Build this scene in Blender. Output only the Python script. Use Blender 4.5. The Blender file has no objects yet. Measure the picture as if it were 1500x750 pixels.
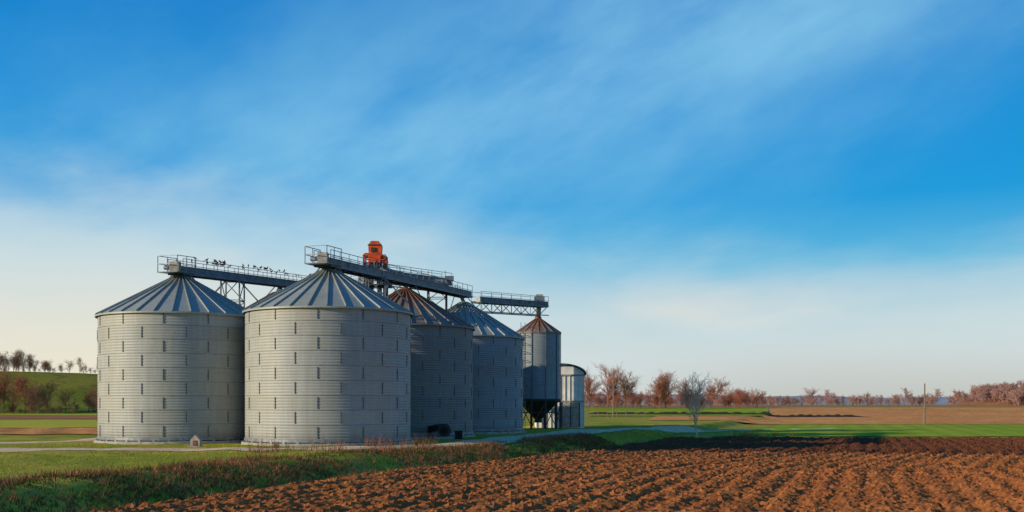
import bpy, math, random
import numpy as np
from mathutils import Vector
random.seed(7); rng=np.random.default_rng(7)
sc=bpy.context.scene
sc.view_settings.view_transform='Standard'; sc.view_settings.look='None'
sc.view_settings.exposure=0; sc.view_settings.gamma=1
COL=sc.collection

def lin(c):
    return tuple(((v/255)/12.92 if v/255<=0.04045 else ((v/255+0.055)/1.055)**2.4) for v in c)

# ------------------------------------------------ node helpers
class NT:
    def __init__(s,nt): s.t=nt; s.n=nt.nodes; s.l=nt.links
    def new(s,t,**k):
        n=s.n.new(t)
        for a,b in k.items(): setattr(n,a,b)
        return n
    def put(s,inp,v):
        if hasattr(v,'is_linked') or hasattr(v,'links'): s.l.new(v,inp)
        else:
            if isinstance(v,(tuple,list)) and len(v)==3 and inp.type=='RGBA': v=(*v,1)
            inp.default_value=v
    def m(s,op,a,b=0.0,c=0.0,clamp=False):
        n=s.new('ShaderNodeMath',operation=op,use_clamp=clamp)
        s.put(n.inputs[0],a); s.put(n.inputs[1],b); s.put(n.inputs[2],c)
        return n.outputs[0]
    def mix(s,f,a,b,bt='MIX'):
        n=s.new('ShaderNodeMix',data_type='RGBA',blend_type=bt)
        s.put(n.inputs[0],f); s.put(n.inputs[6],a); s.put(n.inputs[7],b)
        return n.outputs[2]
    def sstep(s,x,a,b,o0=0.0,o1=1.0):
        n=s.new('ShaderNodeMapRange',interpolation_type='SMOOTHSTEP')
        s.put(n.inputs[0],x); s.put(n.inputs[1],a); s.put(n.inputs[2],b); s.put(n.inputs[3],o0); s.put(n.inputs[4],o1)
        return n.outputs[0]
    def noise(s,vec,scale,detail=4,rough=0.55,dist=0.0):
        n=s.new('ShaderNodeTexNoise')
        s.put(n.inputs['Vector'],vec); s.put(n.inputs['Scale'],scale); s.put(n.inputs['Detail'],detail)
        s.put(n.inputs['Roughness'],rough); s.put(n.inputs['Distortion'],dist)
        return n.outputs['Fac']
    def mapv(s,vec,scale=(1,1,1),rot=(0,0,0)):
        n=s.new('ShaderNodeMapping'); s.put(n.inputs['Vector'],vec)
        n.inputs['Scale'].default_value=scale; n.inputs['Rotation'].default_value=rot
        return n.outputs[0]
    def comb(s,a,b,c):
        n=s.new('ShaderNodeCombineXYZ'); s.put(n.inputs[0],a); s.put(n.inputs[1],b); s.put(n.inputs[2],c); return n.outputs[0]
    def sep(s,v):
        n=s.new('ShaderNodeSeparateXYZ'); s.put(n.inputs[0],v); return n.outputs
    def ramp(s,f,stops):
        n=s.new('ShaderNodeValToRGB'); cr=n.color_ramp
        while len(cr.elements)<len(stops): cr.elements.new(0.5)
        for e,(p,c) in zip(cr.elements,stops): e.position=p; e.color=(*c,1)
        s.put(n.inputs[0],f); return n.outputs[0]
    def bump(s,h,st,dist):
        n=s.new('ShaderNodeBump'); s.put(n.inputs['Height'],h); n.inputs['Strength'].default_value=st; n.inputs['Distance'].default_value=dist
        return n.outputs[0]

def mat(name,rough=0.8,metal=0.0,spec=0.3):
    m=bpy.data.materials.new(name); m.use_nodes=True
    t=NT(m.node_tree); b=t.n['Principled BSDF']
    b.inputs['Roughness'].default_value=rough; b.inputs['Metallic'].default_value=metal
    b.inputs['Specular IOR Level'].default_value=spec
    return m,t,b
def simple(name,c,rough=0.7,metal=0.0,var=0.35,scale=3.0,c2=None,spec=0.3):
    m,t,b=mat(name,rough,metal,spec)
    g=t.new('ShaderNodeNewGeometry').outputs['Position']
    f=t.noise(g,scale,5,0.6)
    c2=c2 or tuple(v*(1-var) for v in c)
    t.put(b.inputs['Base Color'],t.mix(t.sstep(f,0.35,0.65),c,c2))
    return m

# ------------------------------------------------ materials
def galv(name,base,rust,metal=0.3,rough=0.5,warmth=0.5):
    m,t,b=mat(name,rough,metal,0.35)
    o=t.new('ShaderNodeTexCoord').outputs['Object']; x,y,z=t.sep(o)
    row=t.m('FLOOR',t.m('DIVIDE',t.m('SUBTRACT',z,0.36),0.85))
    ang=t.m('MULTIPLY',t.m('ARCTAN2',y,x),12/(2*math.pi))
    pan=t.m('FLOOR',t.m('ADD',ang,t.m('MULTIPLY',row,0.5)))
    wn=t.new('ShaderNodeTexWhiteNoise',noise_dimensions='3D')
    oi=t.new('ShaderNodeObjectInfo').outputs['Random']
    t.put(wn.inputs['Vector'],t.comb(row,pan,oi))
    wr=t.new('ShaderNodeTexWhiteNoise',noise_dimensions='2D'); t.put(wr.inputs['Vector'],t.comb(row,oi,0.0))
    st=t.noise(t.mapv(o,(2.2,2.2,0.18)),2.0,6,0.65)
    hz=t.noise(t.mapv(o,(0.25,0.25,6.0)),2.0,4,0.6)
    bl=t.noise(o,1.1,5,0.6)
    v=t.m('ADD',t.m('MULTIPLY',wn.outputs[0],0.06),t.m('MULTIPLY',wr.outputs[0],0.12))
    v=t.m('ADD',v,t.m('MULTIPLY',st,0.60)); v=t.m('ADD',v,t.m('MULTIPLY',bl,0.30)); v=t.m('ADD',v,t.m('MULTIPLY',hz,0.25))
    v=t.m('ADD',v,0.33)
    c=t.mix(1.0,base,t.comb(v,v,v),'MULTIPLY')
    warm=t.noise(o,0.5,3,0.5)
    c=t.mix(t.sstep(warm,0.4,0.7,0,warmth),c,tuple(q*w for q,w in zip(base,(1.10,1.0,0.80))))
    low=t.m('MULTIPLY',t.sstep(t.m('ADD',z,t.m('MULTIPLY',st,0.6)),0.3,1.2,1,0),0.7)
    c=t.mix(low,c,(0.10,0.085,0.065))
    if rust>0:
        rn=t.noise(t.mapv(o,(1.5,1.5,0.8)),1.6,6,0.7)
        rr=t.m('ADD',rn,t.m('MULTIPLY',t.sstep(z,8.5,10.8),0.22*min(rust,1.4)))
        c=t.mix(t.sstep(rr,0.78-0.25*rust,0.98-0.25*rust,0,0.85),c,(0.20,0.075,0.035))
    t.put(b.inputs['Base Color'],c)
    t.put(b.inputs['Roughness'],t.m('ADD',t.m('MULTIPLY',bl,0.25),rough-0.12))
    return m
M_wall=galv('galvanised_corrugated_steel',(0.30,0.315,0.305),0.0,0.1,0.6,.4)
M_wall2=galv('shade_dark_corrugated_steel',(0.17,0.185,0.185),0.0,0.1,0.65,.4)  # darker copy of the wall steel: back silos' shade put into the colour
M_wall3=galv('shade_blue_corrugated_steel',(0.20,0.235,0.26),0.0,0.1,0.6,.2)  # blue-grey copy of the wall steel, shade painted in
M_roof=galv('galvanised_roof_sheet',(0.28,0.31,0.30),0.25,0.1,0.5)
M_roofr=galv('rusted_roof_sheet',(0.18,0.17,0.16),1.05,0.1,0.6)
M_seam=simple('bolted_seam',(0.125,0.13,0.125),0.6,0.2)
M_rust=simple('rusty_steel',(0.30,0.10,0.045),0.8,0.1,scale=6)
M_steel=simple('painted_grey_steel',(0.15,0.19,0.225),0.55,0.1,scale=2)
M_dsteel=simple('dark_steel',(0.05,0.05,0.055),0.6,0.3,scale=2)
M_rail=simple('galvanised_rail',(0.24,0.27,0.29),0.5,0.3)
M_orange=simple('orange_paint',(0.75,0.10,0.015),0.5,0.0,0.4)
M_conc=simple('weathered_concrete',(0.40,0.37,0.32),0.9,0,0.35,4)
M_white=simple('white_sheet_cladding',(0.78,0.77,0.71),0.6,0.0,0.2,1)
M_black=simple('dark_opening',(0.02,0.02,0.02),0.9)
M_wood=simple('weathered_wood',(0.25,0.19,0.13),0.85,0,0.4,8)
M_bird=simple('dark_plumage',(0.03,0.03,0.035),0.7)
M_bark_pale=simple('pale_bark',(0.80,0.56,0.38),0.8,0,0.25,4)
M_bark_red=simple('reddish_twigs',(0.40,0.15,0.085),0.9,0,0.35,0.2)
M_bark_br=simple('brown_twigs',(0.24,0.13,0.075),0.9,0,0.35,0.15)
M_bark_far=simple('distant_twigs',(0.38,0.22,0.18),0.9,0,0.3,0.04)  # distance haze tinted into the twig colour

def ground_mat(name,cols,scale=0.12,fine=6.0,stripe=None,bump=0.4,bd=0.15):
    m,t,b=mat(name,0.95,0,0.05)
    g=t.new('ShaderNodeNewGeometry').outputs['Position']
    n1=t.noise(g,scale,6,0.6,0.4); n2=t.noise(g,fine,5,0.7); n3=t.noise(g,scale*7,4,0.6)
    c=t.mix(t.sstep(n1,0.35,0.65),cols[0],cols[1])
    c=t.mix(t.sstep(n3,0.50,0.66,0,0.75),c,cols[2])
    k=t.m('ADD',t.m('MULTIPLY',n2,0.9),0.55)
    c=t.mix(1.0,c,t.comb(k,k,k),'MULTIPLY')
    if stripe:
        p,ang,amt=stripe
        r=t.sep(t.mapv(g,(1,1,1),(0,0,ang)))[0]
        w=t.m('SINE',t.m('ADD',t.m('MULTIPLY',r,2*math.pi/p),t.m('MULTIPLY',n3,3)))
        k=t.m('ADD',t.m('MULTIPLY',w,amt),1-amt); c=t.mix(1.0,c,t.comb(k,k,k),'MULTIPLY')
    t.put(b.inputs['Base Color'],c)
    t.put(b.inputs['Normal'],t.bump(n2,bump,bd))
    return m
M_ground=ground_mat('meadow_soil_and_grass',[(0.22,0.27,0.02),(0.44,0.36,0.05),(0.34,0.19,0.07)])
M_green=ground_mat('young_wheat',[(0.24,0.36,0.015),(0.36,0.42,0.03),(0.34,0.34,0.04)],0.05,3,(3.0,0.3,0.08))
M_greeny=ground_mat('yellow_green_field',[(0.40,0.42,0.03),(0.54,0.44,0.05),(0.46,0.33,0.06)],0.04,3)
M_orange_f=ground_mat('stubble_field_soil',[(0.92,0.40,0.12),(0.74,0.31,0.10),(0.95,0.52,0.22)],0.03,1.5,(4.0,-0.4,0.18),0.9,0.6)
M_brown_f=ground_mat('brown_field_soil',[(0.42,0.18,0.08),(0.32,0.15,0.07),(0.50,0.25,0.11)],0.03,1.5,None,0.9,0.6)
M_hill=ground_mat('hill_grass',[(0.11,0.15,0.012),(0.20,0.19,0.025),(0.12,0.09,0.03)],0.05,1)
M_track=ground_mat('gravel_track',[(0.70,0.50,0.30),(0.78,0.60,0.38),(0.50,0.36,0.17)],0.3,9)
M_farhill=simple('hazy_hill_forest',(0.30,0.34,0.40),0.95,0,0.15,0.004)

def soil_mat():
    m,t,b=mat('ploughed_soil',0.95,0,0.05)
    g=t.new('ShaderNodeNewGeometry').outputs['Position']; x,y,z=t.sep(g)
    n1=t.noise(g,0.25,5,0.6); n2=t.noise(g,5,6,0.7); n3=t.noise(g,22,4,0.7)
    c=t.mix(t.sstep(n1,0.3,0.7),(0.38,0.125,0.038),(0.48,0.17,0.05))
    c=t.mix(t.sstep(n2,0.5,0.72,0,0.6),c,(0.56,0.25,0.09))
    c=t.mix(t.sstep(n3,0.38,0.55,0.7,0),c,(0.15,0.05,0.02))
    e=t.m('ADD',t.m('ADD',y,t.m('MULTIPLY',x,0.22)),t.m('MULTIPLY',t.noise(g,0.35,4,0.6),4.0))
    c=t.mix(t.sstep(e,67.5,70.5,0,0.78),c,(0.09,0.031,0.016))  # dark far band mixed into the soil colour, widening the silos' cast shadow
    t.put(b.inputs['Base Color'],c)
    t.put(b.inputs['Normal'],t.bump(t.m('ADD',n2,t.m('MULTIPLY',n3,0.6)),0.8,0.10))
    return m
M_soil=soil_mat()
def blade_mat(name,a,bb,cc,sc_=0.35):
    m,t,b=mat(name,0.8,0,0.1)
    g=t.new('ShaderNodeNewGeometry').outputs['Position']
    n1=t.noise(g,sc_,5,0.65); n2=t.noise(g,4,3,0.6)
    c=t.mix(t.sstep(n1,0.38,0.62),a,bb); c=t.mix(t.sstep(n2,0.5,0.7,0,0.7),c,cc)
    t.put(b.inputs['Base Color'],c); return m
M_blade=blade_mat('grass_blades',(0.18,0.27,0.015),(0.40,0.36,0.035),(0.50,0.34,0.08),0.22)
M_bankg=blade_mat('bank_grass_blades',(0.055,0.10,0.010),(0.09,0.10,0.02),(0.20,0.11,0.05),.6)  # greens darkened so the blade colour carries the bank's shade
M_dry=blade_mat('dry_grass_blades',(0.32,0.12,0.065),(0.10,0.07,0.03),(0.38,0.20,0.11),0.4)

# ------------------------------------------------ mesh builder
class MB:
    def __init__(s): s.v=[]; s.f=[]; s.mi=[]; s.mats=[]
    def slot(s,m):
        if m not in s.mats: s.mats.append(m)
        return s.mats.index(m)
    def add(s,vs,fs,m):
        o=len(s.v); k=s.slot(m); s.v+= [tuple(p) for p in vs]
        for f in fs: s.f.append(tuple(i+o for i in f)); s.mi.append(k)
    def beam(s,p,q,w,h,m,up=Vector((0,0,1))):
        p=Vector(p);q=Vector(q);d=(q-p).normalized()
        if abs(d.dot(up))>0.98: up=Vector((1,0,0))
        a=d.cross(up).normalized(); b=a.cross(d).normalized(); a*=w/2; b*=h/2
        vs=[p-a-b,p+a-b,p+a+b,p-a+b,q-a-b,q+a-b,q+a+b,q-a+b]
        s.add(vs,[(0,3,2,1),(4,5,6,7),(0,1,5,4),(1,2,6,5),(2,3,7,6),(3,0,4,7)],m)
    def box(s,c,d,m):
        c=Vector(c); s.beam(c-Vector((0,0,d[2]/2)),c+Vector((0,0,d[2]/2)),d[1],d[0],m,Vector((0,0,1)))
    def tube(s,p,q,r1,r2,n,m,cap=True):
        p=Vector(p);q=Vector(q);d=(q-p).normalized(); up=Vector((0,0,1)) if abs(d.z)<0.95 else Vector((1,0,0))
        a=d.cross(up).normalized(); b=a.cross(d)
        vs=[];
        for (c,r) in ((p,r1),(q,r2)):
            for i in range(n):
                t=2*math.pi*i/n; vs.append(c+a*math.cos(t)*r+b*math.sin(t)*r)
        fs=[(i,(i+1)%n,n+(i+1)%n,n+i) for i in range(n)]
        if cap: fs+=[tuple(range(n))[::-1],tuple(range(n,2*n))]
        s.add(vs,fs,m)
    def lathe(s,prof,n,m,c=(0,0,0)):
        vs=[];fs=[]
        for r,z in prof:
            for i in range(n):
                t=2*math.pi*i/n; vs.append((c[0]+r*math.cos(t),c[1]+r*math.sin(t),c[2]+z))
        for j in range(len(prof)-1):
            for i in range(n):
                k=(i+1)%n; fs.append((j*n+i,j*n+k,(j+1)*n+k,(j+1)*n+i))
        s.add(vs,fs,m)
    def obj(s,name,parent=None,loc=(0,0,0),smooth=False):
        me=bpy.data.meshes.new(name); me.from_pydata(s.v,[],s.f)
        for m in s.mats: me.materials.append(m)
        me.polygons.foreach_set('material_index',s.mi)
        if smooth: me.polygons.foreach_set('use_smooth',[True]*len(s.f))
        me.update(); o=bpy.data.objects.new(name,me); COL.objects.link(o)
        o.location=loc
        if parent: o.parent=parent
        return o
def npmesh(name,V,F,m,smooth=False,k=4):
    me=bpy.data.meshes.new(name); V=np.asarray(V,dtype=np.float32); F=np.asarray(F,dtype=np.int32)
    me.vertices.add(len(V)); me.vertices.foreach_set('co',V.ravel())
    me.loops.add(F.size); me.loops.foreach_set('vertex_index',F.ravel())
    me.polygons.add(len(F)); me.polygons.foreach_set('loop_start',np.arange(0,F.size,k,dtype=np.int32))
    me.polygons.foreach_set('loop_total',np.full(len(F),k,dtype=np.int32))
    me.polygons.foreach_set('use_smooth',np.full(len(F),smooth))
    me.materials.append(m); me.update(calc_edges=True)
    o=bpy.data.objects.new(name,me); COL.objects.link(o); return o
def gridmesh(name,X,Y,Z,m,smooth=True):
    ny,nx=X.shape; V=np.stack([X,Y,Z],-1).reshape(-1,3)
    i=np.arange(ny-1)[:,None]*nx+np.arange(nx-1)[None,:]; i=i.ravel()
    return npmesh(name,V,np.stack([i,i+1,i+nx+1,i+nx],-1),m,smooth)
def empty(name,loc):
    e=bpy.data.objects.new(name,None); e.location=loc; COL.objects.link(e); return e

_perm=rng.random((256,256))
def vnoise(x,y):
    xi=np.floor(x).astype(int); yi=np.floor(y).astype(int); fx=x-xi; fy=y-yi
    fx=fx*fx*(3-2*fx); fy=fy*fy*(3-2*fy)
    g=lambda a,b:_perm[a%256,b%256]
    return (g(xi,yi)*(1-fx)+g(xi+1,yi)*fx)*(1-fy)+(g(xi,yi+1)*(1-fx)+g(xi+1,yi+1)*fx)*fy
def sm(t): t=np.clip(t,0,1); return t*t*(3-2*t)

# ------------------------------------------------ terrain
def XB(y): return np.interp(y,[-300,0,28.5,46,66,92,112,150,400],[-70,-20,-11.8,-5.8,5.3,14,22,36,120])
def H(x,y):
    xb=XB(y)+ (vnoise(x*0.25+9,y*0.25)-0.5)*1.4
    s=(xb-x)/4.6
    z=-0.6+0.6*sm((s-0.25)/0.6)
    z=z-0.42*np.exp(-((s-0.16)/0.17)**2)*(sm((100-y)/20))
    z=z+(vnoise(x*0.6,y*0.6)-0.5)*0.12*sm((150-y)/30)
    r=sm((y-150)/170)
    return z*(1-r)+1.4*r
def Hs(x,y): return float(H(np.array(float(x)),np.array(float(y))))
def axis(a,b,st,lo,hi,g=1.12):
    mid=list(np.arange(a,b+st/2,st)); d=st; l=[a]
    while l[-1]>lo: d*=g; l.append(l[-1]-d)
    d=st; h=[mid[-1]]
    while h[-1]<hi: d*=g; h.append(h[-1]+d)
    return np.array(l[1:][::-1]+mid+h[1:])
xs=axis(-48,48,0.4,-5000,5000); ys=axis(4,130,0.45,-800,6000)
X,Y=np.meshgrid(xs,ys); Z=H(X,Y)
Z-=0.40*sm((X-XB(Y)-0.3)/1.0)*sm((91.8-Y)/1.0)*sm((Y-6)/1)*sm((73-X)/2)
gridmesh('ground',X,Y,Z,M_ground)

# ploughed field with real clods
fx=np.arange(-19,75,0.12); fy=np.concatenate([np.arange(5,26,0.3),np.arange(26,58,0.11),np.arange(58,92.3,0.22)])
X,Y=np.meshgrid(fx,fy); xb=XB(Y)
s=X-xb
jit=0.9*vnoise(X*0.3,Y*0.3)
ph=s*2*math.pi/1.05+jit
Z=-0.6+0.046*np.sin(ph)*(0.6+0.8*vnoise(X*.5+3,Y*.5))
Z+=0.035*np.sin(s*2*math.pi/5.2+1.5*vnoise(X*0.1,Y*0.1))
c1=vnoise(X*1.6,Y*1.6+5); c2=vnoise(X*3.7+7,Y*3.7); c3=vnoise(X*6.8,Y*6.8+3)
Z+=0.05*(c1-0.5)+0.08*(c2-0.5)+0.11*(c3-0.5)
Z+=rng.normal(0,0.026,Z.shape)*(0.6+0.8*c2)
Z-=0.9*sm((0.5-s)/1.3)
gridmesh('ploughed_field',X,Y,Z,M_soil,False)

def strip(name,x0,x1,y0,y1,m,dz,st=3.0,rag=0.0):
    ny=max(4,int((y1-y0)/st)); nx=60
    yy=np.linspace(y0,y1,ny); T=np.linspace(0,1,nx)**1.5
    a=np.array([x0(v) if callable(x0) else x0 for v in yy]); b=np.array([x1(v) if callable(x1) else x1 for v in yy])
    if abs(b).mean()<abs(a).mean(): X=b[:,None]+(a-b)[:,None]*T[None,::1]; X=X[:,::-1]
    else: X=a[:,None]+(b-a)[:,None]*T[None,:]
    Y=np.repeat(yy[:,None],nx,1)
    Y=Y+ (vnoise(X*0.15,Y*0+3.3)-0.5)*rag
    Z=H(X,Y)+dz
    return gridmesh(name,X,Y,Z,m)
strip('green_wheat_field',lambda y:XB(y)+3.5,260,92.8,149,M_green,0.07,1.5,0.8)
strip('stubble_field',lambda y:max(0.085*y,XB(y)*0.5+2),420,151,330,M_orange_f,0.07,3,1.5)
strip('green_field_patch',lambda y:0.075*y,lambda y:0.25*y,186,285,M_green,0.12,3,2)
strip('green_field_patch',lambda y:0.30*y,420,295,325,M_greeny,0.12,3,2)
strip('brown_field',-500,600,335,700,M_brown_f,0.06,12,8)
strip('yellow_green_field',-220,-26.5,101,150,M_greeny,0.06,2,2)
strip('stubble_field',-200,-27.5,80,99.5,M_orange_f,0.06,1.5,1.5)
strip('brown_field',-260,-34,163,192,M_brown_f,0.06,2,3)
strip('green_field_patch',-260,-34,194,255,M_greeny,0.06,2,3)

def polyroad(name,pts,w,m,dz):
    P=[Vector((a,b,0)) for a,b in pts]; cs=[]
    for i in range(len(P)-1):
        p0=P[max(i-1,0)];p1=P[i];p2=P[i+1];p3=P[min(i+2,len(P)-1)]
        n=max(2,int((p2-p1).length/0.7))
        for k in range(n):
            t=k/n; cs.append(0.5*((2*p1)+(p2-p0)*t+(2*p0-5*p1+4*p2-p3)*t*t+(3*p1-p0-3*p2+p3)*t**3))
    cs.append(P[-1]); rows=[]
    for i,c in enumerate(cs):
        d=(cs[min(i+1,len(cs)-1)]-cs[max(i-1,0)]).normalized(); nrm=Vector((-d.y,d.x,0))
        ww=w*(0.85+0.3*random.random())
        rows.append([(c+nrm*(u*ww)) for u in (-0.5,-0.25,0,0.25,0.5)])
    X=np.array([[p.x for p in r] for r in rows]); Y=np.array([[p.y for p in r] for r in rows])
    Z=H(X,Y)+dz; Z[:,0]-=0.05; Z[:,-1]-=0.05
    gridmesh(name,X,Y,Z,m); return [(c.x,c.y) for c in cs]
track=polyroad('gravel_track',[(-70,48.5),(-40,51),(-27,53),(-17,54.0),(-10,55),(-4.5,59),(-1.5,66),(2,77),(7,89),(13,101),(24,116),(40,124)],2.8,M_track,0.07)
track+=polyroad('dirt_path',[(-60,60),(-40,62.5),(-30,65),(-27.5,74)],1.8,M_track,0.06)
track=np.array(track)
strip('gravel_yard',lambda y:-4.2+(y-62)*0.29+0.2,lambda y:-0.6+(y-62)*0.36,62,96,M_track,0.052,1.0)

# ------------------------------------------------ silos
def silo(name,loc,R=5.0,eave=8.0,apex=10.6,roofm=M_roof,npan=30,rot=0.0,base=0.36,wall=M_wall):
    e=empty(name,(loc[0],loc[1],0))
    b=MB(); prof=[]; pitch=0.17; z=base; n=int((eave-base)/pitch*4)
    for i in range(n+1):
        z=base+(eave-base)*i/n; prof.append((R+0.014*math.sin(2*math.pi*(z-base)/pitch),z))
    b.lathe(prof,112,wall); b.obj('corrugated_wall',e,smooth=True)
    b=MB(); rows=int((eave-base)/0.85); np_=12
    for r in range(rows+1):
        z0=base+r*0.85; z1=min(z0+0.80,eave-0.02)
        if z1-z0<0.2: continue
        if r: b.lathe([(R+0.010,z0-0.012),(R+0.019,z0-0.01),(R+0.019,z0+0.006),(R+0.010,z0+0.008)],96,M_rail)
        for k in range(np_):
            a=2*math.pi*(k+0.5*(r%2))/np_+rot
            c,s_=math.cos(a),math.sin(a); q=R+0.018
            b.beam((c*q,s_*q,z0+0.08),(c*q,s_*q,z1-0.05),0.035,0.045,M_seam,Vector((-s_,c,0)))
    b.obj('bolted_seams',e)
    b=MB()
    b.lathe([(R+0.03,base-0.16),(R+0.05,base-0.14),(R+0.05,base+0.02),(R+0.0,base+0.03)],96,M_rail)
    b.lathe([(R-0.02,0.16),(R-0.02,base-0.16)],96,M_dsteel)
    for k in range(36):
        a=2*math.pi*k/36; b.beam(((R+.03)*math.cos(a),(R+.03)*math.sin(a),0.14),((R+.03)*math.cos(a),(R+.03)*math.sin(a),base-.1),0.10,0.16,M_rail,Vector((-math.sin(a),math.cos(a),0)))
    b.lathe([(R+0.22,-0.5),(R+0.22,0.12),(R+0.17,0.155),(0,0.16)],96,M_conc)
    b.obj('concrete_plinth',e)
    b=MB(); ro=R+0.16; rt=0.42
    vs=[];fs=[]
    for i in range(npan):
        a0=2*math.pi*i/npan+rot; a1=2*math.pi*(i+1)/npan+rot
        o=len(vs)
        for r,z in ((ro,eave-0.05),(rt,apex)):
            for a in (a0,a1): vs.append((r*math.cos(a),r*math.sin(a),z))
        fs.append((o,o+1,o+3,o+2))
    b.add(vs,fs,roofm)
    for i in range(npan):
        a=2*math.pi*i/npan+rot; p=Vector((ro*math.cos(a),ro*math.sin(a),eave-0.02)); q=Vector((rt*math.cos(a),rt*math.sin(a),apex+0.03))
        b.beam(p,q,0.06,0.13,roofm)
    b.lathe([(ro-0.02,eave-0.14),(ro+0.015,eave-0.14),(ro+0.015,eave-0.045),(ro-0.02,eave-0.045)],96,roofm)
    b.lathe([(R-0.02,eave-0.02),(ro-0.02,eave-0.10)],96,M_dsteel)
    b.obj('ribbed_cone_roof',e)
    b=MB(); b.lathe([(rt+0.03,apex-0.03),(rt+0.03,apex+0.08),(rt-0.05,apex+0.12),(0.1,apex+0.16)],24,M_rust if roofm is M_roofr else M_rail)
    b.obj('fill_collar',e)
    return e
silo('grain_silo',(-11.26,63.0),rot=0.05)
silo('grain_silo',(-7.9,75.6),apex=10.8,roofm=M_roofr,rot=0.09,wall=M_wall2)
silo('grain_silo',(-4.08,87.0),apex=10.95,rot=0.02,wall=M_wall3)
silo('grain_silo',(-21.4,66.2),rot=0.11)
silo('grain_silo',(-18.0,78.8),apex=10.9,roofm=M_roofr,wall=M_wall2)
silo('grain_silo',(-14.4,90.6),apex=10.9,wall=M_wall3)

def hopper(loc):
    e=empty('hopper_silo',(loc[0],loc[1],0)); R=2.15; z0=2.9; eave=9.35; apex=10.7
    b=MB(); n=160; b.lathe([(R+0.014*math.sin(2*math.pi*(eave-z0)*i/n/0.17),z0+(eave-z0)*i/n) for i in range(n+1)],64,M_wall3); b.obj('corrugated_wall',e,smooth=True)
    b=MB()
    for k in range(10):
        a=2*math.pi*k/10; c,s_=math.cos(a),math.sin(a)
        b.beam((c*(R+.05),s_*(R+.05),z0),(c*(R+.05),s_*(R+.05),eave-.05),0.07,0.09,M_steel,Vector((-s_,c,0)))
        b.beam((c*(R),s_*(R),-0.3),(c*(R),s_*(R),z0+0.02),0.16,0.16,M_dsteel)
    for k in range(10):
        a=2*math.pi*k/10;a2=2*math.pi*(k+1)/10
        p=lambda a,z:(R*math.cos(a),R*math.sin(a),z)
        b.beam(p(a,0.3),p(a2,2.5),0.06,0.06,M_rust); b.beam(p(a,1.6),p(a2,1.6),0.1,0.1,M_dsteel)
    b.obj('support_legs',e)
    b=MB(); b.lathe([(R,z0+0.03),(R+0.08,z0+0.02),(R+0.08,z0-0.15),(R,z0-0.15),(0.35,0.95),(0.35,0.6)],40,M_dsteel); b.obj('hopper_cone',e)
    b=MB(); b.lathe([(R+0.12,eave-0.12),(R+0.12,eave),(0.3,apex)],20,M_roofr)
    for i in range(20):
        a=2*math.pi*i/20; b.beam(((R+.12)*math.cos(a),(R+.12)*math.sin(a),eave+.02),(.3*math.cos(a),.3*math.sin(a),apex+.02),.05,.08,M_roofr)
    b.lathe([(0.32,apex-.02),(0.32,apex+.25),(0,apex+.3)],16,M_rust); b.obj('ribbed_cone_roof',e)
    b=MB()
    for dx in (-0.2,0.2): b.beam((-1.5+dx,-1.75,0.1),(-1.5+dx,-1.75,eave+0.9),0.05,0.05,M_rail)
    for i in range(33): b.beam((-1.7,-1.75,0.3+i*0.3),(-1.3,-1.75,0.3+i*0.3),0.03,0.03,M_rail)
    for i in range(9):
        z=2.6+i*0.8; P=[(-1.5+0.35*math.cos(t),-1.75+0.0-0.6*abs(math.sin(t)),z) for t in np.linspace(0,math.pi,7)]
        for p,q in zip(P,P[1:]): b.beam(p,q,0.03,0.04,M_rail)
    b.obj('caged_ladder',e)
hopper((2.55,100))

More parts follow.
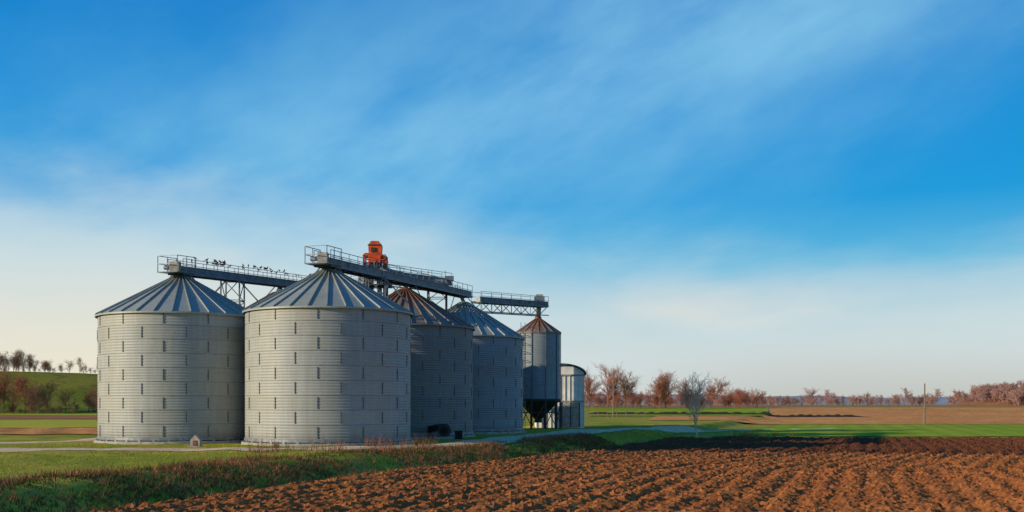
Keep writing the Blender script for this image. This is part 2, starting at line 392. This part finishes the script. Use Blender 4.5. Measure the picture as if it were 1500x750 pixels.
# ------------------------------------------------ conveyors
RH=0.85
def gantry(p,q,truss=False,w=1.1,platform=True,rail=True,depth=0.5):
    p=Vector(p);q=Vector(q); L=(q-p).length; d=(q-p)/L; side=d.cross(Vector((0,0,1))).normalized(); up=Vector((0,0,1))
    b=MB()
    b.beam(p+side*0.24+up*0.16,q+side*0.24+up*0.16,0.42,0.36,M_steel)
    b.beam(p+side*0.24+up*0.365,q+side*0.24+up*0.365,0.52,0.04,M_rail)
    nj=int(L/2.6)
    for i in range(nj+1):
        c=p+d*(L*i/nj)+side*.24; b.beam(c-d*.04+up*.16,c+d*.04+up*.16,0.48,0.46,M_rail)
    for s_ in (-1,1):
        b.beam(p+side*s_*w/2-up*0.08,q+side*s_*w/2-up*0.08,0.07,0.16,M_steel)
    b.beam(p-side*0.28+up*0.02,q-side*0.28+up*0.02,0.5,0.03,M_rail)
    n=max(2,int(L/1.3))
    for i in range(n+1):
        c=p+d*(L*i/n)
        b.beam(c-side*w/2-up*0.12,c+side*w/2-up*0.12,0.08,0.1,M_dsteel)
        if rail:
            for s_ in (-1,1):
                b.beam(c+side*s_*w/2,c+side*s_*w/2+up*RH,0.035,0.035,M_steel)
    if rail:
        for s_ in (-1,1):
            for hh in (RH*.52,RH): b.beam(p+side*s_*w/2+up*hh,q+side*s_*w/2+up*hh,0.035,0.035,M_steel)
    if truss:
        for s_ in (-1,1):
            lo=side*s_*w/2-up*depth
            b.beam(p+lo,q+lo,0.08,0.09,M_steel)
            for i in range(n):
                a=p+d*(L*i/n); c=p+d*(L*(i+1)/n)
                if i%2: b.beam(a+side*s_*w/2,c+lo,0.05,0.06,M_steel)
                else: b.beam(a+lo,c+side*s_*w/2,0.05,0.06,M_steel)
                b.beam(a+side*s_*w/2,a+lo,0.05,0.05,M_steel)
    if platform:
        W=0.72
        b.beam(p-d*0.9-up*0.03,p+d*1.2-up*0.03,2*W+.05,0.06,M_steel)
        for a in (-0.85,0.15,1.15):
            for s_ in (-W,W): b.beam(p+d*a+side*s_,p+d*a+side*s_+up*1.0,0.045,0.045,M_rail)
        for hh in (0.5,1.0):
            for s_ in (-W,W): b.beam(p-d*0.88+side*s_+up*hh,p+d*1.18+side*s_+up*hh,0.04,0.04,M_rail)
            b.beam(p-d*0.88-side*W+up*hh,p-d*0.88+side*W+up*hh,0.04,0.04,M_rail)
        b.box(p-d*0.4+side*0.25+up*0.32,(0.6,0.5,0.6),M_conc)
        b.tube(p-d*0.3-side*0.1+up*0.3,p-d*0.3-side*0.6+up*0.3,0.15,0.15,12,M_rail)
    return b
A0=Vector((-11.50,62.1,10.9)); A1=Vector((-3.95,88.6,11.75))
b=gantry(A0,A1)
def drops(b,A0,A1,lst):
    for px,py,h in lst:
        t=(py-A0.y)/(A1.y-A0.y); c=A0.lerp(A1,t); b.beam((px,py,h),(c.x,c.y,c.z+0.1),0.3,0.3,M_steel)
        for sx in (-1,1): b.beam((px+sx*1.2,py,h-0.65),(c.x+sx*0.45,c.y,c.z),0.07,0.07,M_steel)
drops(b,A0,A1,((-11.26,63,10.7),(-7.9,75.6,10.9),(-4.08,87,11.0)))
b.obj('conveyor_gantry')
L0=Vector((-21.55,65.6,10.85)); L1=Vector((-16.0,84.5,11.9))
b=gantry(L0,L1)
drops(b,L0,L1,((-21.4,66.2,10.7),(-18.0,78.8,11.0)))
b.obj('conveyor_gantry')
b=gantry((-3.2,91.5,11.6),(3.1,99.6,11.95),truss=True,platform=False,depth=0.95)
b.box((2.65,99.2,12.3),(1.0,1.0,1.0),M_steel); b.beam((2.6,99.8,11.8),(2.55,100,10.9),0.4,0.4,M_rail)
b.box((2.65,99.2,12.9),(0.7,0.8,0.2),M_conc)
b.obj('conveyor_gantry')
b=gantry((-11.0,80.3,12.6),(-5.6,88.0,12.75),truss=True,platform=False,depth=0.7); b.obj('conveyor_gantry')
b=gantry((-16.0,84.5,11.8),(-11.4,81.5,12.0),truss=True,platform=False,depth=0.7); b.obj('conveyor_gantry')

def lattice(b,c,w,z0,z1,m,st=1.3,t=0.09):
    cs=[(c[0]+sx*w/2,c[1]+sy*w/2) for sx,sy in((-1,-1),(1,-1),(1,1),(-1,1))]
    for x,y in cs: b.beam((x,y,z0),(x,y,z1),t,t,m)
    n=int((z1-z0)/st)
    for k in range(4):
        p=cs[k];q=cs[(k+1)%4]
        for i in range(n):
            a=z0+(z1-z0)*i/n; e=z0+(z1-z0)*(i+1)/n
            b.beam((*p,e),(*q,e),t*.6,t*.6,m)
            if i%2: b.beam((*p,a),(*q,e),t*.6,t*.6,m)
            else: b.beam((*q,a),(*p,e),t*.6,t*.6,m)
for (x,y,zt) in ((-19.75,72.4,11.1),(-9.2,69.7,11.0)):
    b=MB(); lattice(b,(x,y),1.3,-0.1,zt,M_steel)
    b.beam((x-2.2,y-0.2,9.2),(x-.5,y,zt),0.09,0.09,M_steel); b.beam((x+2.2,y+0.2,9.2),(x+.5,y,zt),0.09,0.09,M_steel)
    b.obj('lattice_support_tower')
tx,ty=-10.8,81.0
b=MB(); lattice(b,(tx,ty),1.5,-0.1,13.5,M_dsteel,1.2,0.11)
for dx in (-0.33,0.33): b.beam((tx+dx,ty,0),(tx+dx,ty,14.1),0.3,0.34,M_steel)
for zt,mm,wd in ((11.7,M_steel,1.15),(13.2,M_orange,0.85)):
    b.box((tx,ty,zt+0.03),(2*wd+.1,2*wd+.1,0.08),M_dsteel)
    for i in range(5):
        u=-wd+wd*.5*i
        for p in ((u,-wd),(u,wd),(-wd,u),(wd,u)): b.beam((tx+p[0],ty+p[1],zt),(tx+p[0],ty+p[1],zt+0.9),0.05,0.05,mm)
    for hh in (.5,.9):
        for s_ in(-wd,wd):
            b.beam((tx-wd,ty+s_,zt+hh),(tx+wd,ty+s_,zt+hh),0.05,0.05,mm); b.beam((tx+s_,ty-wd,zt+hh),(tx+s_,ty+wd,zt+hh),0.05,0.05,mm)
# boxy elevator head: chamfered hood
pr=[(-0.42,13.5),(-0.48,14.2),(-0.52,14.95),(-0.30,15.25),(0.30,15.25),(0.52,14.95),(0.48,14.2),(0.42,13.5)]
vs=[(tx+a,ty-0.42,z) for a,z in pr]+[(tx+a,ty+0.42,z) for a,z in pr]; n=len(pr)
b.add(vs,[tuple(range(n)),tuple(range(2*n-1,n-1,-1))]+[(i,i+n,(i+1)%n+n,(i+1)%n) for i in range(n)],M_orange)
b.box((tx,ty-.44,14.93),(1.1,0.06,0.09),M_dsteel); b.box((tx,ty-.44,14.2),(1.0,0.06,0.07),M_dsteel)
b.box((tx-.12,ty-.46,14.55),(.34,.08,.36),M_dsteel)
b.beam((tx+0.5,ty-0.1,14.1),(tx+0.9,ty-0.2,13.5),0.3,0.3,M_orange); b.box((tx-.68,ty,14.15),(.36,.45,.36),M_rust)
for tgt in ((-4.08,87,11.6),(-14.4,90.6,11.2),(-7.9,77.5,11.4)): b.tube((tx,ty,13.4),tgt,0.12,0.12,10,M_rail)
b.obj('bucket_elevator_tower')
b=MB(); lattice(b,(-6.2,85.0),1.5,9.0,12.3,M_dsteel,0.9,0.09)
b.box((-6.2,85,12.5),(1.6,1.2,0.35),M_rail); b.box((-5.2,85.1,12.85),(0.7,0.6,0.35),M_steel)
for s_ in (-.7,.7): b.beam((-6.2+s_,84.3,12.7),(-6.2+s_,84.3,13.4),.05,.05,M_rust)
b.beam((-6.2,85,9.1),(-6.2,85,0),1.2,1.2,M_dsteel); b.obj('grain_dryer_tower')

# ------------------------------------------------ storage shed
e=empty('storage_shed',(4.9,104,0)); b=MB(); W=4.9; D=7.0; hE=5.4
pr=[(-W/2,-0.4),(-W/2,hE)]+[(-W/2*math.cos(t),hE+0.95*math.sin(t)) for t in np.linspace(0,math.pi,17)][1:-1]+[(W/2,hE),(W/2,-0.4)]
n=len(pr); b.add([(a,0,z) for a,z in pr]+[(a,D,z) for a,z in pr],[tuple(range(n)),tuple(range(2*n-1,n-1,-1)),(0,1,n+1,n),(n-2,n-1,2*n-1,2*n-2)],M_white)
b.obj('walls',e)
b=MB(); rp=[(-(W/2+.12)*math.cos(t),hE+1.03*math.sin(t)) for t in np.linspace(-0.08,math.pi+0.08,22)]
n=len(rp); b.add([(a,-0.3,z) for a,z in rp]+[(a,D+.3,z) for a,z in rp]+[(a*1.03,-0.3,hE+(z-hE)*1.08+.04) for a,z in rp]+[(a*1.03,D+.3,hE+(z-hE)*1.08+.04) for a,z in rp],
 [(i,i+1,i+1+n,i+n) for i in range(n-1)]+[(i+2*n,i+3*n,i+1+3*n,i+1+2*n) for i in range(n-1)]+[(i,i+2*n,i+1+2*n,i+1) for i in range(n-1)],M_steel)
b.obj('barrel_roof',e)
b=MB()
for i in range(11): b.beam((-W/2+0.05+i*(W-.1)/10,-0.03,0),(-W/2+0.05+i*(W-.1)/10,-0.03,hE-0.1),0.09,0.07,M_white,Vector((1,0,0)))
b.beam((-W/2,-0.06,hE-0.05),(W/2,-0.06,hE-0.05),0.12,0.14,M_conc); b.beam((-W/2,-0.06,2.7),(W/2,-0.06,2.7),0.1,0.1,M_conc)
for x in (0.15,1.05,1.95): b.beam((x,-0.09,0.1),(x,-0.09,2.6),0.04,0.10,M_dsteel,Vector((1,0,0)))
b.box((1.05,-0.05,1.3),(1.8,0.06,2.5),M_conc); b.obj('door_and_ribs',e)

# ------------------------------------------------ small items
b=MB(); x,y=-18.05,58.5; z=Hs(x,y)-0.05
b.add([(x-.27,y-.2,z),(x+.27,y-.2,z),(x+.27,y-.2,z+.45),(x,y-.2,z+.75),(x-.27,y-.2,z+.45),(x-.27,y+.2,z),(x+.27,y+.2,z),(x+.27,y+.2,z+.45),(x,y+.2,z+.75),(x-.27,y+.2,z+.45)],
 [(0,1,2,3,4),(9,8,7,6,5),(1,6,7,2),(2,7,8,3),(3,8,9,4),(4,9,5,0)],M_conc)
b.box((x,y-.215,z+.28),(0.22,0.03,0.3),M_rust); b.box((x,y,z+.03),(0.8,0.6,0.1),M_conc); b.obj('concrete_marker_post')
b=MB(); x,y=-4.6,69.9; z=Hs(x,y)
b.box((x,y,z+.1),(1.3,0.9,0.16),M_conc); b.tube((x,y-.3,z+.62),(x,y+.25,z+.62),.45,.45,20,M_dsteel); b.tube((x,y-.34,z+.62),(x,y-.3,z+.62),.25,.25,16,M_black)
b.beam((x-.3,y,z+.85),(x-1.3,y+1.6,z+.6),.4,.4,M_dsteel); b.tube((x,y+.25,z+.62),(x,y+.8,z+.62),.2,.2,12,M_steel); b.box((x+.95,y+.2,z+.28),(.5,.4,.6),M_black); b.obj('aeration_fan')
def pole(x,y,h,cross=True):
    z=Hs(x,y); b=MB(); b.tube((x,y,z-.3),(x+0.05,y,z+h),.14,.09,10,M_wood)
    if cross:
        b.beam((x-.5,y-.12,z+h-.5),(x+.6,y-.12,z+h-.5),.1,.1,M_wood)
        for u in (-.4,.5): b.tube((x+u,y-.12,z+h-.45),(x+u,y-.12,z+h-.25),.05,.03,8,M_white)
    b.obj('utility_pole')
pole(17.3,175,7.3); pole(59.6,148,6.0,False)
b=MB()
for i in range(7):
    x=13.5+i*1.6; y=180-i*.3; z=Hs(x,y); b.beam((x,y,z-.2),(x,y,z+1.1),.12,.12,M_wood)
for hh in (.5,.95):
    z=Hs(18,179); b.beam((13.5,180,z+hh),(23.1,178.2,z+hh),.05,.07,M_wood)
b.obj('wooden_fence')

def pigeon(b,p,yaw,s=1.0):
    c,sn=math.cos(yaw),math.sin(yaw); T=lambda a,h:Vector((p[0]+c*a*s,p[1]+sn*a*s,p[2]+h*s))
    ch=[(T(-.12,.13),.03),(T(-.05,.15),.065),(T(.03,.18),.075),(T(.09,.23),.045),(T(.11,.28),.04),(T(.14,.31),.025)]
    for (q,r),(q2,r2) in zip(ch,ch[1:]): b.tube(q,q2,r*s,r2*s,7,M_bird)
    b.beam(T(-.1,.14),T(-.28,.08),.07*s,.02*s,M_bird); b.tube(T(.14,.305),T(.185,.29),.012*s,.002,5,M_rust)
    for k in(-.03,.03):
        q=T(0,.12)+Vector((-sn*k,c*k,0)); b.tube(q,q-Vector((0,0,.12*s)),.01,.01,4,M_rust)
b=MB()
def flock(P,Q,w,n,top,f=0.97):
    d=(Q-P).normalized(); side=d.cross(Vector((0,0,1))).normalized()
    for i in range(n):
        t=random.uniform(.05,f); c=P.lerp(Q,t)+side*random.choice((-1,1,1))*w/2+Vector((0,0,top))
        pigeon(b,c,random.uniform(0,6.28),random.uniform(.65,.85))
flock(L0,L1,1.1,46,RH+.015)
b.obj('pigeon_flock')

# ------------------------------------------------ trees
def tree_segs(seed,Ht,lv,nch,r0,fork=0.25,spread=0.75,upb=0.25,minr=0.012,Lf=0.62):
    R=random.Random(seed); S=[]
    def br(p,d,L,r,l):
        ns=3 if l==0 else 2; pts=[p]; c=p; rr=r
        for i in range(ns):
            d=(d+Vector((R.uniform(-1,1),R.uniform(-1,1),R.uniform(-.5,1)))*0.13+Vector((0,0,upb*0.25))).normalized()
            q=c+d*(L/ns); r2=max(minr,r*(1-(i+1)/ns*0.62)); S.append((*c,*q,rr,r2)); c=q; rr=r2; pts.append(q)
        if l>=lv: return
        n=nch[l]
        for k in range(n):
            t=fork+(1-fork)*(k+R.random())/n; t=min(t,1)
            f=t*ns; i=min(int(f),ns-1); b0=pts[i].lerp(pts[i+1],f-i)
            a=R.uniform(0,6.28); o=Vector((math.cos(a),math.sin(a),0)); o=(o-d*o.dot(d)); o=o.normalized() if o.length>.01 else Vector((1,0,0))
            nd=(d*(1-0.45*spread)+o*spread*R.uniform(.6,1.15)+Vector((0,0,upb))).normalized()
            br(b0,nd,L*R.uniform(.45,.72)*(1.15-0.45*t if l==0 else 1),max(minr,r*0.5*(1.1-.4*t)),l+1)
    br(Vector((0,0,0)),Vector((R.uniform(-.05,.05),R.uniform(-.05,.05),1)),Ht*Lf,r0,0)
    S=np.array(S); top=S[:,5].max(); S[:,:6]*=Ht/top
    return S
def segs_mesh(S,n=3):
    P=S[:,0:3];Q=S[:,3:6]; d=Q-P; d/=np.linalg.norm(d,axis=1,keepdims=True)+1e-9
    u=np.where(np.abs(d[:,2:3])>.9,np.array([[1,0,0.]]),np.array([[0,0,1.]])); a=np.cross(d,u); a/=np.linalg.norm(a,axis=1,keepdims=True); bb=np.cross(a,d)
    vs=[]
    for C,r in ((P,S[:,6]),(Q,S[:,7])):
        for i in range(n):
            t=2*math.pi*i/n; vs.append(C+(a*math.cos(t)+bb*math.sin(t))*r[:,None])
    V=np.stack(vs,1); N=len(S); o=np.arange(N)[:,None]*2*n
    F=np.concatenate([np.concatenate([o+i,o+(i+1)%n,o+n+(i+1)%n,o+n+i],1) for i in range(n)],0)
    return V.reshape(-1,3),F
def place(S,x,y,s,yaw,z=None,sink=0.15,rs=1.0):
    T=S.copy(); c,sn=math.cos(yaw),math.sin(yaw)
    if z is None: z=Hs(x,y)
    for o in (0,3):
        X_=S[:,o]*c-S[:,o+1]*sn; Y_=S[:,o]*sn+S[:,o+1]*c
        T[:,o]=X_*s+x; T[:,o+1]=Y_*s+y; T[:,o+2]=S[:,o+2]*s+z-sink
    T[:,6:]*=s*rs; return T
def tree_obj(name,S,m):
    V,F=segs_mesh(S,4 if len(S)<3000 else 3); return npmesh(name,V,F,m,False)
S=tree_segs(9,6.3,4,[9,6,4,2],0.095,fork=0.16,spread=0.80,upb=0.24,minr=0.009,Lf=0.60)
tree_obj('bare_tree',place(S,17.1,94.5,1,0.4,sink=.1),M_bark_pale)
big=[tree_segs(20+i,12,4,[11,7,6,3],0.26,fork=0.15,spread=0.85,upb=0.2,minr=0.019,Lf=.58) for i in range(3)]
for i,(x,y,h,k) in enumerate([(25.5,275,13,0),(31.5,285,11.5,1),(38.5,268,10.8,2),(43.5,290,11,0),(57,285,9.5,1),(21,268,11.5,2),(50,292,9.0,0)]):
    tree_obj('bare_tree',place(big[k],x,y,h/12,i*1.3),M_bark_red if i not in (1,3) else M_bark_br)
fine=[tree_segs(50+i,8,4,[8,6,4,3],0.13,fork=0.12,spread=0.85,upb=0.2,minr=0.017,Lf=.58) for i in range(4)]
coarse=[tree_segs(70+i,8,3,[8,6,5],0.14,fork=0.10,spread=0.85,upb=0.18,minr=0.04,Lf=.58) for i in range(6)]
def mass(name,items,m,rs=1.0,zf=None,kit=None):
    A=[]
    for (x,y,h) in items: A.append(place(random.choice(kit or coarse),x,y,h/8,random.uniform(0,6.28),None if zf is None else float(zf(np.array(x),np.array(y))),0.3,rs))
    V,F=segs_mesh(np.concatenate(A),3); return npmesh(name,V,F,m)
R=random.Random(4)
mass('hedgerow',[(R.uniform(16,72),R.uniform(290,310),R.uniform(3.0,7)) for _ in range(70)],M_bark_red,1.0,None,fine)
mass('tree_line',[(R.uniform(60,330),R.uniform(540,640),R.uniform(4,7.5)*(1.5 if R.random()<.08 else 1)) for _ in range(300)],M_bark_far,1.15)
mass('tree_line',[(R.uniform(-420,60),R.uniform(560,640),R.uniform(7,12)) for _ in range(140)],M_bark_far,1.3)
def HL(x,y):
    b_=sm((y-222)/50)*sm((-72-x)/30)*(8.4+1.0*np.sin(x*0.03)+0.8*(vnoise(x*.05,y*.05)))
    return 1.0+b_-1.6*(1-sm((y-215)/10))+0.35*sm((y-215)/10)
hx=np.linspace(-520,-60,150); hy=np.linspace(205,520,100); X,Y=np.meshgrid(hx,hy); gridmesh('hill',X,Y,HL(X,Y)*1.0,M_hill)
mass('hilltop_trees',[(R.uniform(-144,-124),R.uniform(268,284),R.uniform(3.0,7)) for _ in range(26)]+[(x,y,h) for x,y,h in((-121,280,4.2),(-119.6,272,3),(-116.5,276,4.8),(-112,279,3.6),(-108.5,274,5.6),(-105,276,3.4),(-103.6,271,6),(-98,276,5))]+[(R.uniform(-400,-142),R.uniform(272,290),R.uniform(4.5,7)) for _ in range(60)]+[(R.uniform(-144,-96),R.uniform(274,284),R.uniform(1.0,2.4)) for _ in range(40)],M_bark_br,1.0,HL,fine)
mass('hedgerow',[(R.uniform(-240,-60),R.uniform(206,218),R.choice((R.uniform(1.5,3),R.uniform(4,8.5)))) for _ in range(190)],M_bark_br,1.0,None,fine)
mass('hedgerow',[(R.uniform(-112,-101),R.uniform(206,214),R.uniform(8,10.5)) for _ in range(6)],M_bark_red,1.0,None,fine)
def HW(x,y): return 0.8+7.5*np.exp(-((x-292)/62.)**4)*np.exp(-((y-510)/40.)**2)
X,Y=np.meshgrid(np.linspace(180,420,80),np.linspace(430,600,50)); gridmesh('hill',X,Y,HW(X,Y)-0.3,M_brown_f)
mass('hillside_woodland',[(R.uniform(226,370),R.uniform(462,535),R.uniform(6.5,8.5)) for _ in range(420)],M_bark_far,1.3,HW)
xx=np.linspace(-1500,3500,300)
X=np.stack([xx]*6); Yb=np.array([2600,2700,2800,2950,3100,3300.])[:,None]+X*0; prof=np.array([0,.55,.9,1,.7,0.])[:,None]
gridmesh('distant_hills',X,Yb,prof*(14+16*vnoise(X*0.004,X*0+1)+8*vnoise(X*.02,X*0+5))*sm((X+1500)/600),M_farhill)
xa=np.linspace(15,72,400); rr=np.array([-1.2,-.7,-.2,.3,.8,1.2])[:,None]; X=np.stack([xa]*6); Y=200+rr*1.2+X*0+ (vnoise(X*.3,X*0)-.5)*1.0
Z=H(X,Y)+np.array([-.1,.35,.5,.5,.3,-.1])[:,None]*(0.6+0.8*vnoise(X*1.1,rr+X*0)) *sm((72-X)/8)
gridmesh('low_dark_ridge',X,Y,Z,simple('dark_ridge',(0.05,0.035,0.02),0.95,0,.4,2),False)  # low dark ridge running across the far field

# ------------------------------------------------ grass
def blades(name,px,py,h0,h1,w,nb,m,lean=0.5,zoff=0.0):
    N=len(px); px=np.repeat(px,nb)+rng.normal(0,.06,N*nb); py=np.repeat(py,nb)+rng.normal(0,.06,N*nb)
    hh=np.repeat(rng.uniform(h0,h1,N),nb)*rng.uniform(.6,1.1,N*nb); a=rng.uniform(0,6.28,N*nb); z=H(px,py)-0.02
    dx=np.cos(a)*w/2; dy=np.sin(a)*w/2; lx=rng.normal(0,lean,N*nb)*hh; ly=rng.normal(0,lean,N*nb)*hh
    V=np.stack([np.stack([px-dx,py-dy,z],-1),np.stack([px+dx,py+dy,z],-1),np.stack([px+lx,py+ly,z+hh],-1)],1).reshape(-1,3)
    return npmesh(name,V,np.arange(len(V)).reshape(-1,3),m,False,3)
silos=[(-11.26,63),(-7.9,75.6),(-4.08,87),(-21.4,66.2),(-18,78.8),(-14.4,90.6)]
def scatter(n,x0,x1,y0,y1,smin,smax,troad=1.5):
    x=rng.uniform(x0,x1,n); y=rng.uniform(y0,y1,n); s=(XB(y)-x)
    k=(s>smin)&(s<smax)
    for a,b_ in silos: k&=((x-a)**2+(y-b_)**2)>5.35**2
    x=x[k];y=y[k]
    d=np.min((x[:,None]-track[None,::2,0])**2+(y[:,None]-track[None,::2,1])**2,axis=1)
    k=d>troad**2*rng.uniform(.6,1.3,len(x)); return x[k],y[k]
x,y=scatter(60000,-45,12,16,62,4.2,60); k=vnoise(x*.3,y*.3)+rng.normal(0,.15,len(x))>.25; blades('grass',x[k],y[k],.03,.09,.035,4,M_blade,.7)
x,y=scatter(22000,-10,30,60,112,0.2,12); k=(x>(-4.2+(y-62)*0.3+4.2)); blades('grass',x[k],y[k],.06,.16,.06,4,M_blade)
x,y=scatter(90000,-26,16,16,80,-0.3,5.6); k=vnoise(x*.5,y*.5)+rng.normal(0,.12,len(x))>.32; blades('dry_grass',x[k],y[k],.10,.38,.03,4,M_dry,.55)
x,y=scatter(45000,-26,16,16,80,0.0,5.2); blades('bank_grass',x,y,.06,.22,.04,4,M_bankg)
wx=[];wy=[]
for cx,cy,n,r in ((-7.6,56.6,35,.8),(-5.6,57.2,45,1.0),(-9.8,53.0,30,1.1),(-12.5,51.5,30,1.2),(-3.0,56.0,40,1.1),(2.5,66,30,1.3),(-13.5,56.9,14,.6),(21,92.5,60,1.5),(24,94,50,2)):
    wx.append(rng.normal(cx,r*.7,n)); wy.append(rng.normal(cy,r*.6,n))
blades('dry_weeds',np.concatenate(wx),np.concatenate(wy),.25,.9,.022,6,M_dry,.28)

# ------------------------------------------------ light
el=math.radians(15.5); az=math.radians(67)
sv=Vector((-math.sin(az)*math.cos(el),-math.cos(az)*math.cos(el),math.sin(el)))
sd=bpy.data.lights.new('sun','SUN'); sd.energy=5.0; sd.angle=math.radians(0.5); sd.color=(1.0,0.84,0.60)
so=bpy.data.objects.new('sun',sd); COL.objects.link(so); so.rotation_euler=(-sv).to_track_quat('-Z','Y').to_euler(); so.location=(-60,-60,60)

w=bpy.data.worlds.new('World'); sc.world=w; w.use_nodes=True; t=NT(w.node_tree); bg=t.n['Background']
sky=t.new('ShaderNodeTexSky'); sky.sky_type='NISHITA'; sky.sun_disc=False; sky.sun_elevation=el; sky.sun_rotation=math.atan2(sv.x,sv.y)
g=t.new('ShaderNodeTexCoord').outputs['Generated']
nv=t.new('ShaderNodeVectorMath',operation='NORMALIZE'); t.put(nv.inputs[0],g); g=nv.outputs[0]
x,y,z=t.sep(g)
base=t.ramp(z,[(0,lin((192,196,194))),(.03,lin((198,205,205))),(.08,lin((176,207,220))),(.13,lin((92,184,223))),(.19,lin((20,154,219))),(.26,lin((0,142,215))),(.36,lin((0,126,204))),(1,lin((5,80,150)))])
along=t.m('ADD',t.m('MULTIPLY',x,.93),t.m('MULTIPLY',z,.36)); across=t.m('SUBTRACT',t.m('MULTIPLY',z,.93),t.m('MULTIPLY',x,.36))
n1=t.noise(t.comb(t.m('MULTIPLY',along,2.2),t.m('MULTIPLY',across,4.8),t.m('MULTIPLY',y,1.5)),1.3,8,.56,.2)
n3=t.noise(t.comb(t.m('MULTIPLY',along,5),t.m('MULTIPLY',across,11),t.m('MULTIPLY',y,4)),1.6,6,.55,.1)
n2=t.noise(t.comb(t.m('MULTIPLY',x,2.5),t.m('MULTIPLY',z,8),y),1.3,7,.55,.2)
nm=t.m('ADD',t.m('MULTIPLY',n1,.72),t.m('MULTIPLY',n3,.28))
q=t.m('SUBTRACT',z,t.m('MULTIPLY',x,.35))
dq=t.m('DIVIDE',t.m('SUBTRACT',q,.275),.115); band=t.m('EXPONENT',t.m('MULTIPLY',t.m('MULTIPLY',dq,dq),-1))
f1=t.m('MULTIPLY',t.m('MULTIPLY',band,t.sstep(nm,.22,.72)),.90)
c=t.mix(f1,base,lin((140,203,236)))
f1b=t.m('MULTIPLY',t.sstep(nm,.45,.75,0,.22),t.sstep(z,.6,.1)); c=t.mix(f1b,c,lin((130,204,236)))
T=t.m('ADD',t.sstep(x,-.45,.25,.205,.112),t.sstep(x,.3,.45,0,.03))
h=t.m('ADD',t.m('SUBTRACT',T,z),t.m('MULTIPLY',t.m('SUBTRACT',t.m('ADD',t.m('MULTIPLY',n2,.75),t.m('MULTIPLY',n3,.25)),.5),.22))
c=t.mix(t.sstep(h,-.055,.09,0,.84),c,lin((208,224,228)))
wf=t.m('MULTIPLY',t.sstep(x,.05,-.4,.10,.88),t.sstep(z,.17,.02)); c=t.mix(wf,c,lin((240,231,208)))
wf=t.m('MULTIPLY',t.sstep(x,0,.3),t.sstep(z,.07,.0,0,.65)); c=t.mix(wf,c,lin((188,186,178)))
wf=t.m('MULTIPLY',t.sstep(n2,.48,.68,0,.6),t.m('MULTIPLY',t.sstep(z,.13,.07),t.sstep(z,.0,.03))); c=t.mix(wf,c,lin((232,224,214)))
c10=t.new('ShaderNodeVectorMath',operation='SCALE'); t.put(c10.inputs[0],c); c10.inputs['Scale'].default_value=10.0
t.put(bg.inputs['Color'],t.mix(.03,c10.outputs[0],sky.outputs[0])); bg.inputs['Strength'].default_value=0.1

cd=bpy.data.cameras.new('camera'); cam=bpy.data.objects.new('camera',cd); COL.objects.link(cam)
cam.location=(0,0,2.4); cam.rotation_euler=(math.radians(90),0,0); cd.sensor_width=36; cd.lens=36; cd.shift_y=(592-375)/1500
cd.clip_end=12000; cd.clip_start=0.1; sc.camera=cam
